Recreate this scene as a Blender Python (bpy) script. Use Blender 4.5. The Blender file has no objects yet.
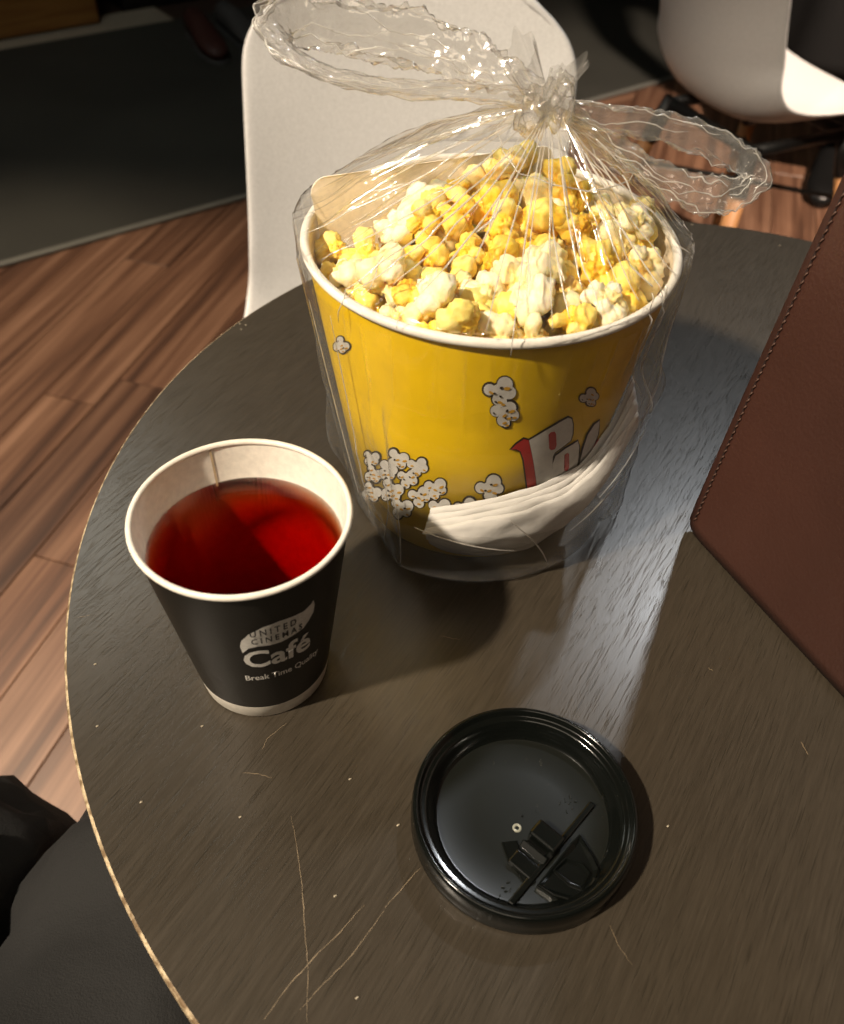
import bpy, bmesh, math, random
from mathutils import Vector, Matrix, noise
random.seed(7)
PI = math.pi
S = bpy.context.scene
COL = S.collection
# ------------------------------------------------------------------ camera
FPX, PITCH, ROLL, HC = 883.456, 0.792537, 0.044595, 0.35987     # table top is z = 0, floor is z = FZ
FZ = -0.72
CAM = Vector((0, 0, HC))
FW = Vector((0, math.cos(PITCH), -math.sin(PITCH)))
_r = Vector((1, 0, 0)); _u = _r.cross(FW)
RT = _r * math.cos(ROLL) + _u * math.sin(ROLL)
UP = -_r * math.sin(ROLL) + _u * math.cos(ROLL)
cd = bpy.data.cameras.new('camera'); cam = bpy.data.objects.new('camera', cd); COL.objects.link(cam)
cam.matrix_world = Matrix(((RT.x, UP.x, -FW.x, 0), (RT.y, UP.y, -FW.y, 0), (RT.z, UP.z, -FW.z, HC), (0, 0, 0, 1)))
cd.sensor_fit = 'HORIZONTAL'; cd.sensor_width = 36; cd.lens = FPX * 36 / 844
cd.clip_start = 0.01
cd.dof.use_dof = True; cd.dof.focus_distance = 0.43; cd.dof.aperture_fstop = 13
S.camera = cam
# ------------------------------------------------------------------ exposure and world
S.view_settings.view_transform = 'Standard'
S.view_settings.look = 'None'
S.view_settings.gamma = 1
S.view_settings.use_curve_mapping = False
S.view_settings.exposure = 0.0
S.cycles.transparent_max_bounces = 32
W = bpy.data.worlds.new('world'); S.world = W; W.use_nodes = True
W.node_tree.nodes['Background'].inputs[0].default_value = (1, .85, .7, 1)
W.node_tree.nodes['Background'].inputs[1].default_value = 0.02
CEIL = 1.90
# ceiling lamps: (name of fixture, position, aim, power, colour, radius, cone degrees)
LAMPS = [
    ('warm ceiling downlight behind and left of the photographer', (-1.28, -.56), (0.02, .33, 0), 410, (1, .86, .68), .05, 46),
    ('cool white ceiling downlight beyond the table', (.84, 1.78), (.14, .345, 0), 58, (.93, .97, 1), .045, 44),
    ('warm ceiling downlight over the far white chair', (1.25, 1.30), (.95, 2.5, FZ), 520, (1, .80, .64), .04, 50),
    ('warm ceiling downlight over the wooden floor', (-1.35, 1.15), (-1.0, 1.05, FZ), 270, (1, .78, .56), .06, 56),
]
FILL_PANELS = [('added warm fill panel, unseen, above the photographer', (-.25, -.75), .9, 5.5, (1, .85, .66)),
          ('added fill panel, unseen, above the far floor', (-1.2, 2.0), .6, 8, (.93, .95, .86))]  # unseen fill panels, added to lift the ambient light

# ------------------------------------------------------------------ pixel helpers (directions only; depth from the surface touched)
def ray(u, v):
    return (FW + RT * ((u - 422) / FPX) - UP * ((v - 512) / FPX)).normalized()
def at(u, v, z=0.0):
    d = ray(u, v); return CAM + d * ((z - HC) / d.z)
def aty(u, v, y):
    d = ray(u, v); return CAM + d * (y / d.y)
def cone_hit(u, v, c, r0, r1, h):
    d = ray(u, v); k = (r1 - r0) / h
    ax, ay = -c[0], -c[1]; rz = r0 + k * HC
    A = d.x**2 + d.y**2 - k*k*d.z**2; B = 2*(ax*d.x + ay*d.y - k*rz*d.z); C = ax*ax + ay*ay - rz*rz
    q = B*B - 4*A*C
    t = (-B - math.sqrt(max(q, 0))) / (2*A); p = CAM + d*t
    return math.atan2(p.y - c[1], p.x - c[0]), p.z

# ------------------------------------------------------------------ object helpers
def tag(o, label=None, cat=None, group=None, kind=None):
    if label: o['label'] = label
    if cat: o['category'] = cat
    if group: o['group'] = group
    if kind: o['kind'] = kind
    return o
def empty(name, loc=(0, 0, 0), rz=0):
    o = bpy.data.objects.new(name, None); COL.objects.link(o)
    o.location = loc; o.rotation_euler = (0, 0, rz); o.empty_display_size = .05
    return o
def mobj(name, verts, faces, mat=None, parent=None, smooth=True, mats=None, idx=None):
    me = bpy.data.meshes.new(name); me.from_pydata([tuple(v) for v in verts], [], faces); me.update()
    o = bpy.data.objects.new(name, me); COL.objects.link(o)
    for m in (mats or [mat]): me.materials.append(m)
    if idx: me.polygons.foreach_set('material_index', idx)
    if smooth: me.polygons.foreach_set('use_smooth', [True]*len(me.polygons))
    if parent: o.parent = parent
    return o
def bobj(name, bm, mat, parent=None, smooth=False):
    me = bpy.data.meshes.new(name); bm.to_mesh(me); bm.free()
    o = bpy.data.objects.new(name, me); COL.objects.link(o); me.materials.append(mat)
    if smooth: me.polygons.foreach_set('use_smooth', [True]*len(me.polygons))
    if parent: o.parent = parent
    return o
def lathe(prof, n=96, c=(0, 0, 0), closed=False):
    v, f = [], []
    m = len(prof)
    for i in range(n):
        a = 2*PI*i/n
        for r, z in prof: v.append((c[0] + r*math.cos(a), c[1] + r*math.sin(a), c[2] + z))
    for i in range(n):
        j = (i+1) % n
        for k in range(m if closed else m-1):
            l = (k+1) % m
            f.append((i*m+k, j*m+k, j*m+l, i*m+l))
    return v, f
def grid_faces(nu, nv, wrap=False):
    f = []
    for i in range(nu if wrap else nu-1):
        j = (i+1) % nu
        for k in range(nv-1): f.append((i*nv+k, j*nv+k, j*nv+k+1, i*nv+k+1))
    return f
def box_bm(sx, sy, sz, bev=0, seg=2):
    bm = bmesh.new(); bmesh.ops.create_cube(bm, size=1)
    bmesh.ops.scale(bm, vec=(sx, sy, sz), verts=bm.verts)
    if bev: bmesh.ops.bevel(bm, geom=bm.edges[:], offset=bev, segments=seg, profile=.5, affect='EDGES')
    return bm
def box(name, size, loc, mat, parent=None, rz=0, bev=0, rot=None):
    o = bobj(name, box_bm(*size, bev), mat, parent); o.location = loc
    o.rotation_euler = rot if rot else (0, 0, rz)
    return o
def tube(path, radii, n=12, cap=True):
    """round tube along a polyline"""
    v, f = [], []
    P = [Vector(p) for p in path]; m = len(P)
    prev = None
    for i, p in enumerate(P):
        t = (P[min(i+1, m-1)] - P[max(i-1, 0)]).normalized()
        if prev is None:
            a = t.orthogonal().normalized()
        else:
            a = (prev - t*prev.dot(t)).normalized()
        prev = a; b = t.cross(a)
        r = radii[i] if hasattr(radii, '__len__') else radii
        for k in range(n):
            q = 2*PI*k/n; v.append(p + (a*math.cos(q) + b*math.sin(q))*r)
    for i in range(m-1):
        for k in range(n):
            l = (k+1) % n; f.append((i*n+k, i*n+l, (i+1)*n+l, (i+1)*n+k))
    if cap:
        f.append(tuple(range(n))[::-1]); f.append(tuple((m-1)*n+k for k in range(n)))
    return v, f
def catmull(P, n):
    P = [Vector(p) for p in P]; out = []
    m = len(P)
    for i in range(m-1):
        a, b, c, d = P[max(i-1, 0)], P[i], P[i+1], P[min(i+2, m-1)]
        for k in range(n):
            t = k/n
            out.append(.5*((2*b) + (c-a)*t + (2*a-5*b+4*c-d)*t*t + (3*b-a-3*c+d)*t**3))
    out.append(P[-1]); return out
def interp(x, xs, ys):
    if x <= xs[0]: return ys[0]
    for i in range(len(xs)-1):
        if x <= xs[i+1]:
            t = (x-xs[i])/(xs[i+1]-xs[i]); return ys[i] + (ys[i+1]-ys[i])*t
    return ys[-1]
def sstep(a, b, x):
    t = min(max((x-a)/(b-a), 0), 1); return t*t*(3-2*t)

# ------------------------------------------------------------------ materials
def srgb(r, g, b):
    f = lambda c: ((c/255+.055)/1.055)**2.4 if c > 10 else c/255/12.92
    return (f(r), f(g), f(b), 1)
class N:
    """tiny node builder"""
    def __init__(s, name):
        s.m = bpy.data.materials.new(name); s.m.use_nodes = True; s.t = s.m.node_tree
        s.b = s.t.nodes['Principled BSDF']; s.out = s.t.nodes['Material Output']
    def n(s, typ, **kw):
        x = s.t.nodes.new(typ)
        for k, v in kw.items():
            if k == 'inp':
                for a, b in v.items():
                    if isinstance(b, bpy.types.NodeSocket): s.t.links.new(b, x.inputs[a])
                    else: x.inputs[a].default_value = b
            else: setattr(x, k, v)
        return x
    def set(s, **kw):
        for k, v in kw.items():
            k = k.replace('_', ' ')
            if isinstance(v, bpy.types.NodeSocket): s.t.links.new(v, s.b.inputs[k])
            else: s.b.inputs[k].default_value = v
        return s
    def ramp(s, fac, stops):
        r = s.n('ShaderNodeValToRGB', inp={0: fac}); e = r.color_ramp.elements
        while len(e) < len(stops): e.new(.5)
        for q, (p, c) in zip(e, stops): q.position = p; q.color = c
        return r.outputs[0]
    def noise(s, vec, scale, detail=3, rough=.55, dist=0):
        return s.n('ShaderNodeTexNoise', inp={'Vector': vec, 'Scale': scale, 'Detail': detail, 'Roughness': rough, 'Distortion': dist}).outputs[0]
    def obj(s): return s.n('ShaderNodeTexCoord').outputs['Object']
    def mapv(s, vec, scale=(1, 1, 1), rot=(0, 0, 0)):
        # rotate first, then stretch
        a = s.n('ShaderNodeMapping', inp={'Vector': vec, 'Rotation': rot}).outputs[0]
        return s.n('ShaderNodeMapping', inp={'Vector': a, 'Scale': scale}).outputs[0]
    def bump(s, h, st, dist=.001):
        return s.n('ShaderNodeBump', inp={'Height': h, 'Strength': st, 'Distance': dist}).outputs[0]
    def math(s, op, a, b=0.0):
        return s.n('ShaderNodeMath', operation=op, inp={0: a, 1: b}).outputs[0]
    def schlick(s, f0, nrm=None):
        # reflectance of a thin sheet, the same from both sides
        i = {'Blend': .5}
        if nrm: i['Normal'] = nrm
        c = s.n('ShaderNodeLayerWeight', inp=i).outputs['Facing']
        return s.math('ADD', s.math('MULTIPLY', s.math('POWER', c, 5.0), 1-f0), f0)
    def mix(s, fac, a, b):
        x = s.n('ShaderNodeMix', data_type='RGBA'); 
        for i, v in ((0, fac), (6, a), (7, b)):
            if isinstance(v, bpy.types.NodeSocket): s.t.links.new(v, x.inputs[i])
            else: x.inputs[i].default_value = v
        return x.outputs[2]
def plain(name, c, rough=.5, bumpy=0, bscale=200, metal=0, spec=.5, **kw):
    k = N(name); v = k.obj()
    nz = k.noise(v, bscale, 3)
    lo = tuple(x*.9 for x in c[:3])+(1,); hi = tuple(min(1, x*1.06) for x in c[:3])+(1,)
    k.set(Base_Color=k.ramp(nz, [(.3, lo), (.7, hi)]), Roughness=rough, Metallic=metal)
    k.b.inputs['Specular IOR Level'].default_value = spec
    if bumpy: k.set(Normal=k.bump(nz, bumpy))
    for a, b in kw.items(): k.b.inputs[a.replace('_', ' ')].default_value = b
    return k.m
def make_materials():
    M = {}
    # dark stained table top with open grain running at 60 degrees
    k = N('stained_oak'); v = k.obj(); R60 = (0, 0, math.radians(-60.5))
    g1 = k.noise(k.mapv(v, (45, 800, 1), R60), 1, 4, .65); g2 = k.noise(k.mapv(v, (60, 1700, 1), R60), 1, 2, .5)
    g3 = k.noise(v, 7, 3)
    c1 = k.ramp(g1, [(.25, (.030, .024, .0165, 1)), (.5, (.040, .032, .0225, 1)), (.75, (.052, .042, .030, 1))])
    c2 = k.mix(k.math('MULTIPLY', k.ramp(g3, [(.4, (0, 0, 0, 1)), (.7, (1, 1, 1, 1))]), .35), c1, (.056, .043, .029, 1))
    pore = k.ramp(g2, [(.30, (0, 0, 0, 1)), (.42, (1, 1, 1, 1))])
    k.set(Base_Color=k.mix(pore, (.026, .021, .014, 1), c2), Roughness=k.n('ShaderNodeMapRange', inp={0: g1, 3: .26, 4: .34}).outputs[0])
    hh = k.math('ADD', k.math('MULTIPLY', g1, .6), pore)
    k.set(Normal=k.bump(hh, .30, .00016)); M['table'] = k.m
    k = N('raw_plywood_edge'); v = k.obj()
    a = k.noise(v, 160, 3); b = k.noise(v, 900, 2)
    k.set(Base_Color=k.mix(k.ramp(a, [(.42, (0, 0, 0, 1)), (.56, (1, 1, 1, 1))]), (.17, .11, .055, 1), k.ramp(b, [(.3, (.40, .30, .17, 1)), (.7, (.62, .50, .33, 1))])), Roughness=.6, Normal=k.bump(b, .4)); M['ply'] = k.m
    M['scratch'] = plain('scratch_wood', (.24, .18, .11, 1), .6)
    M['speck'] = plain('pale_crumb', (.42, .36, .26, 1), .6)
    # floor planks
    k = N('walnut_plank'); v = k.obj(); rnd = k.n('ShaderNodeObjectInfo').outputs['Random']
    off = k.n('ShaderNodeVectorMath', operation='ADD', inp={0: v, 1: k.n('ShaderNodeCombineXYZ', inp={0: k.math('MULTIPLY', rnd, 37), 1: k.math('MULTIPLY', rnd, 91)}).outputs[0]}).outputs[0]
    s1 = k.noise(k.mapv(off, (1.1, 34, 1)), 1, 3, .5); s2 = k.noise(k.mapv(off, (5, 210, 1)), 1, 3, .6)
    f = k.math('ADD', k.math('MULTIPLY', s1, .75), k.math('MULTIPLY', s2, .25))
    c = k.ramp(f, [(.36, (0.059, 0.028, 0.017, 1)), (.48, (0.138, 0.069, 0.041, 1)), (.58, (0.213, 0.116, 0.071, 1)), (.70, (0.298, 0.172, 0.11, 1))])
    tone = k.ramp(rnd, [(0, (.72, .70, .70, 1)), (.5, (1, 1, 1, 1)), (1, (1.18, 1.14, 1.1, 1))])
    c = k.n('ShaderNodeMix', data_type='RGBA', blend_type='MULTIPLY'); k.t.links.new(tone, c.inputs[7]); c.inputs[0].default_value = 1
    src = k.ramp(f, [(.36, (0.059, 0.028, 0.017, 1)), (.48, (0.138, 0.069, 0.041, 1)), (.58, (0.213, 0.116, 0.071, 1)), (.70, (0.298, 0.172, 0.11, 1))])
    k.t.links.new(src, c.inputs[6])
    k.set(Base_Color=c.outputs[2], Roughness=.42, Normal=k.bump(s2, .15)); M['plank'] = k.m
    M['subfloor'] = plain('dark_subfloor', (.035, .018, .010, 1), .7)
    k = N('charcoal_carpet'); v = k.obj()
    a = k.noise(v, 1.8, 3); b = k.noise(v, 420, 2)
    k.set(Base_Color=k.ramp(a, [(.35, (.020, .020, .016, 1)), (.7, (.036, .036, .029, 1))]), Roughness=.75, Normal=k.bump(b, .5, .003)); M['carpet'] = k.m
    M['binding'] = plain('grey_binding', (.13, .13, .115, 1), .55)
    M['stone'] = plain('pale_stone', (.30, .26, .20, 1), .6, bscale=12)
    M['wall'] = plain('dark_wall_paint', (.10, .085, .07, 1), .8, bscale=30)
    M['ceiling'] = plain('ceiling_paint', (.34, .29, .23, 1), .9, bscale=30)
    M['blackboard'] = plain('black_laminate', (.006, .006, .006, 1), .45)
    k = N('orange_wood'); v = k.obj(); a = k.noise(k.mapv(v, (3, 3, 40)), 1, 3)
    k.set(Base_Color=k.ramp(a, [(.35, (.20, .085, .018, 1)), (.65, (.33, .16, .04, 1))]), Roughness=.5); M['cabinet'] = k.m
    M['white_shell'] = plain('white_plastic_shell', (.62, .61, .60, 1), .38, bscale=400)
    M['beech'] = plain('beech_leg', (.46, .22, .085, 1), .5, bscale=25)
    M['black_metal'] = plain('black_metal', (.012, .012, .012, 1), .45)
    M['black_plastic'] = plain('glossy_black_plastic', (.0035, .0042, .0036, 1), .15, bumpy=.02, bscale=60)
    M['lit_satin_plastic'] = plain('lit_satin_black', (.0070, .0080, .0065, 1), .28, bscale=60)  # same lid plastic, paler to carry the ceiling reflection in its colour
    M['chrome'] = plain('vent_rim', (.25, .25, .2, 1), .3)
    # paper cup
    k = N('black_cup_board'); v = k.obj(); a = k.noise(v, 900, 2)
    k.set(Base_Color=k.ramp(a, [(.3, (.0095, .0075, .005, 1)), (.7, (.0135, .011, .0078, 1))]), Roughness=.48, Normal=k.bump(a, .08)); M['cup_black'] = k.m
    M['cup_white'] = plain('white_cup_board', (.80, .74, .64, 1), .45, bscale=300)
    M['print_white'] = plain('pale_print', (.88, .84, .77, 1), .5, bscale=600)
    M['print_dark'] = plain('dark_print', (.012, .010, .007, 1), .5)
    M['seam'] = plain('cup_seam', (.55, .42, .26, 1), .6)
    # tea
    k = N('black_tea'); fr = k.schlick(.025)
    tr = k.n('ShaderNodeBsdfTransparent').outputs[0]; gl = k.n('ShaderNodeBsdfGlossy', inp={'Roughness': .02}).outputs[0]
    ms = k.n('ShaderNodeMixShader', inp={0: fr, 1: tr, 2: gl}).outputs[0]
    k.t.links.new(ms, k.out.inputs['Surface'])
    vol = k.n('ShaderNodeVolumeAbsorption', inp={'Color': (.935, .50, .14, 1), 'Density': 195}).outputs[0]
    k.t.links.new(vol, k.out.inputs['Volume']); M['tea'] = k.m
    k = N('clear_droplet'); fr = k.schlick(.03)
    ms = k.n('ShaderNodeMixShader', inp={0: fr, 1: k.n('ShaderNodeBsdfTransparent').outputs[0], 2: k.n('ShaderNodeBsdfGlossy', inp={'Roughness': .03}).outputs[0]}).outputs[0]
    k.t.links.new(ms, k.out.inputs['Surface']); M['droplet'] = k.m
    # tub
    M['tub_yellow'] = plain('yellow_tub_board', (.96, .62, .002, 1), .36, bscale=40)
    M['tub_inside'] = plain('cream_tub_inside', (.80, .68, .50, 1), .5, bscale=200)
    M['tub_rim'] = plain('white_tub_rim', (.82, .78, .70, 1), .45, bscale=200)
    M['card'] = plain('cream_card', (.88, .78, .62, 1), .55, bscale=300)
    M['print_red'] = plain('red_print', (.52, .022, .02, 1), .4)
    M['print_paper'] = plain('white_print', (.72, .70, .66, 1), .4)
    M['print_line'] = plain('black_outline_print', (.035, .022, .010, 1), .4)
    M['print_ochre'] = plain('ochre_print', (.66, .36, .03, 1), .4)
    k = N('white_napkin'); v = k.obj(); a = k.noise(v, 60, 4)
    k.set(Base_Color=(.68, .66, .63, 1), Roughness=.85, Normal=k.bump(a, .6, .002)); M['napkin'] = k.m
    # clear film; last variant whitened, painting highlight streaks along the folds
    for nm, f0, hz0, hz1, ro in (('clear_plastic_film', .058, .008, .11, .10), ('gathered_plastic_film', .13, .10, .34, .09), ('film_crease_glint', .16, .58, .3, .24)):
        k = N(nm); v = k.obj()
        h = k.math('ADD', k.noise(v, 55, 4, .6, .6), k.math('MULTIPLY', k.noise(v, 230, 2), .35))
        nb = k.bump(h, .26, .0022)
        lw = k.n('ShaderNodeLayerWeight', inp={'Blend': .5, 'Normal': nb}).outputs['Facing']
        fr = k.schlick(f0, nb)
        haze = k.n('ShaderNodeMixShader', inp={0: .45, 1: k.n('ShaderNodeBsdfDiffuse', inp={'Color': (.86, .83, .78, 1)}).outputs[0], 2: k.n('ShaderNodeBsdfTranslucent', inp={'Color': (.86, .83, .78, 1)}).outputs[0]}).outputs[0]
        hz = k.math('ADD', k.math('MULTIPLY', k.math('POWER', lw, 2.0), hz1), hz0)
        a = k.n('ShaderNodeMixShader', inp={0: hz, 1: k.n('ShaderNodeBsdfTransparent', inp={'Color': (.985, .98, .97, 1)}).outputs[0], 2: haze}).outputs[0]
        g = k.n('ShaderNodeBsdfGlossy', inp={'Roughness': ro, 'Normal': nb}).outputs[0]
        ms = k.n('ShaderNodeMixShader', inp={0: fr, 1: a, 2: g}).outputs[0]
        k.t.links.new(ms, k.out.inputs['Surface']); M[{'clear_plastic_film': 'film', 'gathered_plastic_film': 'film2', 'film_crease_glint': 'crease_glint'}[nm]] = k.m
    # popcorn: butter tint per kernel and per lobe
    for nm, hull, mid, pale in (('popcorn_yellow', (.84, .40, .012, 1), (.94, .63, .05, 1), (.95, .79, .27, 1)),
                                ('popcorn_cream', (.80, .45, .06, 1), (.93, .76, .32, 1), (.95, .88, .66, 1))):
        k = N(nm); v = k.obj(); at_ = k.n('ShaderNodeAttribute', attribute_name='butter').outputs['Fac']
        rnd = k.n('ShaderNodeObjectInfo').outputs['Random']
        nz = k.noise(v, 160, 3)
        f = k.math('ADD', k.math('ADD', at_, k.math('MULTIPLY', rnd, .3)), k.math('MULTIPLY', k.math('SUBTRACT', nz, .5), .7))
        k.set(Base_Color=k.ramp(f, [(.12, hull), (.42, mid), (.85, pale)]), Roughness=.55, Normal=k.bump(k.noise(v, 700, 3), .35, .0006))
        k.b.inputs['Subsurface Weight'].default_value = .25; k.b.inputs['Subsurface Radius'].default_value = (.004, .0025, .0008)
        k.b.inputs['Subsurface Scale'].default_value = .6
        M[nm] = k.m
    # leather
    k = N('brown_leather'); v = k.obj(); a = k.n('ShaderNodeTexVoronoi', inp={'Vector': v, 'Scale': 520}).outputs['Distance']; b = k.noise(v, 9, 3)
    k.set(Base_Color=k.ramp(b, [(.3, (.034, .0118, .0072, 1)), (.7, (.050, .0182, .0118, 1))]), Roughness=.50, Normal=k.bump(a, .22, .0006)); M['leather'] = k.m
    M['leather_edge'] = plain('leather_edge', (.115, .062, .045, 1), .5, bscale=300)
    M['stitch'] = plain('stitch_thread', (.075, .035, .022, 1), .7)
    M['stitch_groove'] = plain('stitch_groove', (.018, .006, .004, 1), .7)
    k = N('charcoal_trouser'); v = k.obj(); a = k.noise(v, 900, 2); b = k.noise(v, 18, 4)
    k.set(Base_Color=(.0078, .0072, .0066, 1), Roughness=.85, Normal=k.bump(k.math('ADD', b, k.math('MULTIPLY', a, .15)), .5, .006)); M['trouser'] = k.m
    M['coat'] = plain('black_coat', (.0035, .0035, .0035, 1), .9, bscale=60)
    M['black_cloth'] = plain('black_cloth', (.005, .005, .005, 1), .85, bscale=60)
    M['black_leather'] = plain('black_shoe_leather', (.008, .008, .008, 1), .25)
    M['skin'] = plain('skin', (.45, .26, .17, 1), .55)
    M['hair'] = plain('hair', (.01, .008, .006, 1), .5)
    M['maroon'] = plain('maroon_shoe', (.045, .012, .008, 1), .6)
    M['sole'] = plain('grey_sole', (.06, .06, .06, 1), .6)
    M['lampwhite'] = plain('lamp_housing', (.5, .5, .5, 1), .5)
    return M
M = make_materials()
def emis(name, c, s):
    m = bpy.data.materials.new(name); m.use_nodes = True; b = m.node_tree.nodes['Principled BSDF']
    b.inputs['Base Color'].default_value = (0, 0, 0, 1); b.inputs['Emission Color'].default_value = c+(1,); b.inputs['Emission Strength'].default_value = s
    return m

# ------------------------------------------------------------------ ceiling lamps with housings; the square panels are added fill
for lab, (x, y), aim, pw, c, rad, cone in LAMPS:
    e = empty('ceiling_downlight', (x, y, CEIL)); tag(e, lab, 'light', 'ceiling downlights')
    v, f = lathe([(rad*1.15, -.055), (rad*1.35, -.058), (rad*1.35, 0), (rad*.2, 0)], 32); mobj('housing', v, f, M['lampwhite'], e)
    v, f = lathe([(rad*1.12, -.03), (.0005, -.03)], 32); mobj('lens', v, f, emis('lamp_lens', c, 6), e)
    l = bpy.data.lights.new('lamp_beam', 'SPOT'); l.energy = pw; l.color = c; l.shadow_soft_size = rad; l.spot_size = math.radians(cone); l.spot_blend = .6
    o = bpy.data.objects.new('lamp_beam', l); COL.objects.link(o)
    p = Vector((x, y, CEIL-.07)); o.location = p; o.rotation_euler = (Vector(aim)-p).to_track_quat('-Z', 'Y').to_euler()
for lab, (x, y), sz, pw, c in FILL_PANELS:
    e = empty('added_fill_panel', (x, y, CEIL)); tag(e, lab, 'light', 'added fill panels')
    box('frame', (sz+.04, sz+.04, .02), (0, 0, -.012), M['lampwhite'], e)
    box('diffuser', (sz, sz, .004), (0, 0, -.024), emis('fill_diffuser', c, pw/sz/sz/PI*.25), e)
    l = bpy.data.lights.new('fill_glow', 'AREA'); l.energy = pw; l.color = c; l.size = sz; l.shape = 'SQUARE'
    o = bpy.data.objects.new('fill_glow', l); COL.objects.link(o); o.location = (x, y, CEIL-.03)

# ------------------------------------------------------------------ room shell (turned 38 degrees, along the carpet edge)
A0 = math.radians(38); E1 = Vector((math.cos(A0), math.sin(A0), 0)); E2 = Vector((-math.sin(A0), math.cos(A0), 0))
def rm(a, b, z): return E1*a + E2*b + Vector((0, 0, z))
RA0, RA1, RB0, RB1 = -3.2, 5.0, -3.2, 4.4
def rbox(name, a0, a1, b0, b1, z0, z1, mat, parent=None, kind=None, bev=0):
    o = box(name, (a1-a0, b1-b0, z1-z0), rm((a0+a1)/2, (b0+b1)/2, (z0+z1)/2), mat, parent, A0, bev)
    if kind: o['kind'] = kind
    return o
floor = rbox('floor', RA0, RA1, RB0, RB1, FZ-.05, FZ-.004, M['subfloor'], None, 'structure')
rbox('ceiling', RA0, RA1, RB0, RB1, CEIL, CEIL+.05, M['ceiling'], None, 'structure')
rbox('wall_back', RA0, RA1, RB1, RB1+.1, FZ-.05, CEIL, M['wall'], None, 'structure')
rbox('wall_front', RA0, RA1, RB0-.1, RB0, FZ-.05, CEIL, M['wall'], None, 'structure')
rbox('wall_left', RA0-.1, RA0, RB0, RB1, FZ-.05, CEIL, M['wall'], None, 'structure')
rbox('wall_right', RA1, RA1+.1, RB0, RB1, FZ-.05, CEIL, M['wall'], None, 'structure')
# planks, at 75 degrees
AP = math.radians(75); P1 = Vector((math.cos(AP), math.sin(AP), 0)); P2 = Vector((-math.sin(AP), math.cos(AP), 0))
PWD, PLN = .112, .92
pm = box_bm(PLN-.0015, PWD-.0015, .012, .0012, 1); pme = bpy.data.meshes.new('plank'); pm.to_mesh(pme); pm.free(); pme.materials.append(M['plank'])
fin = floor.matrix_basis.inverted()
rows = 0
far_v, far_f = [], []
for j in range(-34, 34):
    st = random.random()*PLN
    for i in range(-6, 8):
        c = P1*(i*PLN+st) + P2*(j*PWD)
        a, b = c.dot(E1), c.dot(E2)
        if not (RA0 < a < RA1 and RB0 < b < 2.5): continue
        near = -1.6 < c.x < 2.0 and .1 < c.y < 3.1
        if near:
            o = bpy.data.objects.new('plank', pme); COL.objects.link(o); o.parent = floor
            o.matrix_local = fin @ (Matrix.Translation((c.x, c.y, FZ-.006)) @ Matrix.Rotation(AP, 4, 'Z'))
        elif abs(a-(RA0+RA1)/2) < (RA1-RA0)/2-.5 and b > RB0+.5:
            n = len(far_v)
            for sx, sy in ((-1, -1), (1, -1), (1, 1), (-1, 1)):
                far_v.append(c + P1*(sx*(PLN-.0015)/2) + P2*(sy*(PWD-.0015)/2) + Vector((0, 0, FZ-.0005)))
            far_f.append((n, n+1, n+2, n+3))
fo = mobj('plank', [fin @ v for v in far_v], far_f, M['plank'], floor, False); fo['kind'] = 'stuff'
# carpet, stone threshold, counter, cabinet
cp = empty('carpet', rm(0, 2.02, FZ)); tag(cp, 'charcoal carpet laid over the wooden floor behind the white chair', 'carpet')
def child_box(name, a0, a1, b0, b1, z0, z1, mat, par, bev=0):
    o = rbox(name, a0, a1, b0, b1, z0, z1, mat, None, None, bev); o.parent = par; o.matrix_parent_inverse = par.matrix_basis.inverted(); return o
child_box('pile', RA0+.02, RA1-.02, 2.035, 3.40, FZ+.0005, FZ+.008, M['carpet'], cp)
child_box('edge_binding', RA0+.02, RA1-.02, 2.015, 2.035, FZ+.0005, FZ+.009, M['binding'], cp, .003)
rbox('trim_1', RA0+.02, 1.40, 3.40, 3.58, FZ-.002, FZ+.006, M['stone'], None, 'structure')
ct = empty('service_counter', rm(1.5, 3.6, FZ)); tag(ct, 'black service counter along the back of the hall', 'counter')
child_box('front_panel', 1.29, RA1-.1, 3.60, 3.63, FZ+.001, FZ+.95, M['blackboard'], ct)
child_box('worktop', 1.29, RA1-.1, 3.58, 4.2, FZ+.95, FZ+.99, M['blackboard'], ct)
child_box('side_panel', 1.29, 1.32, 3.63, 4.2, FZ+.001, FZ+.95, M['blackboard'], ct)
cb = empty('wooden_cabinet', rm(.6, 3.6, FZ)); tag(cb, 'orange brown wooden cabinet standing beyond the carpet', 'cabinet')
child_box('body', -.3, 1.16, 3.505, 3.95, FZ+.007, FZ+.85, M['cabinet'], cb, .004)
for k in range(2):
    child_box('door', -.29+.73*k, .43+.72*k, 3.488, 3.504, FZ+.012, FZ+.84, M['cabinet'], cb, .003)
child_box('top', -.31, 1.17, 3.485, 3.96, FZ+.85, FZ+.875, M['cabinet'], cb, .004)

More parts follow.
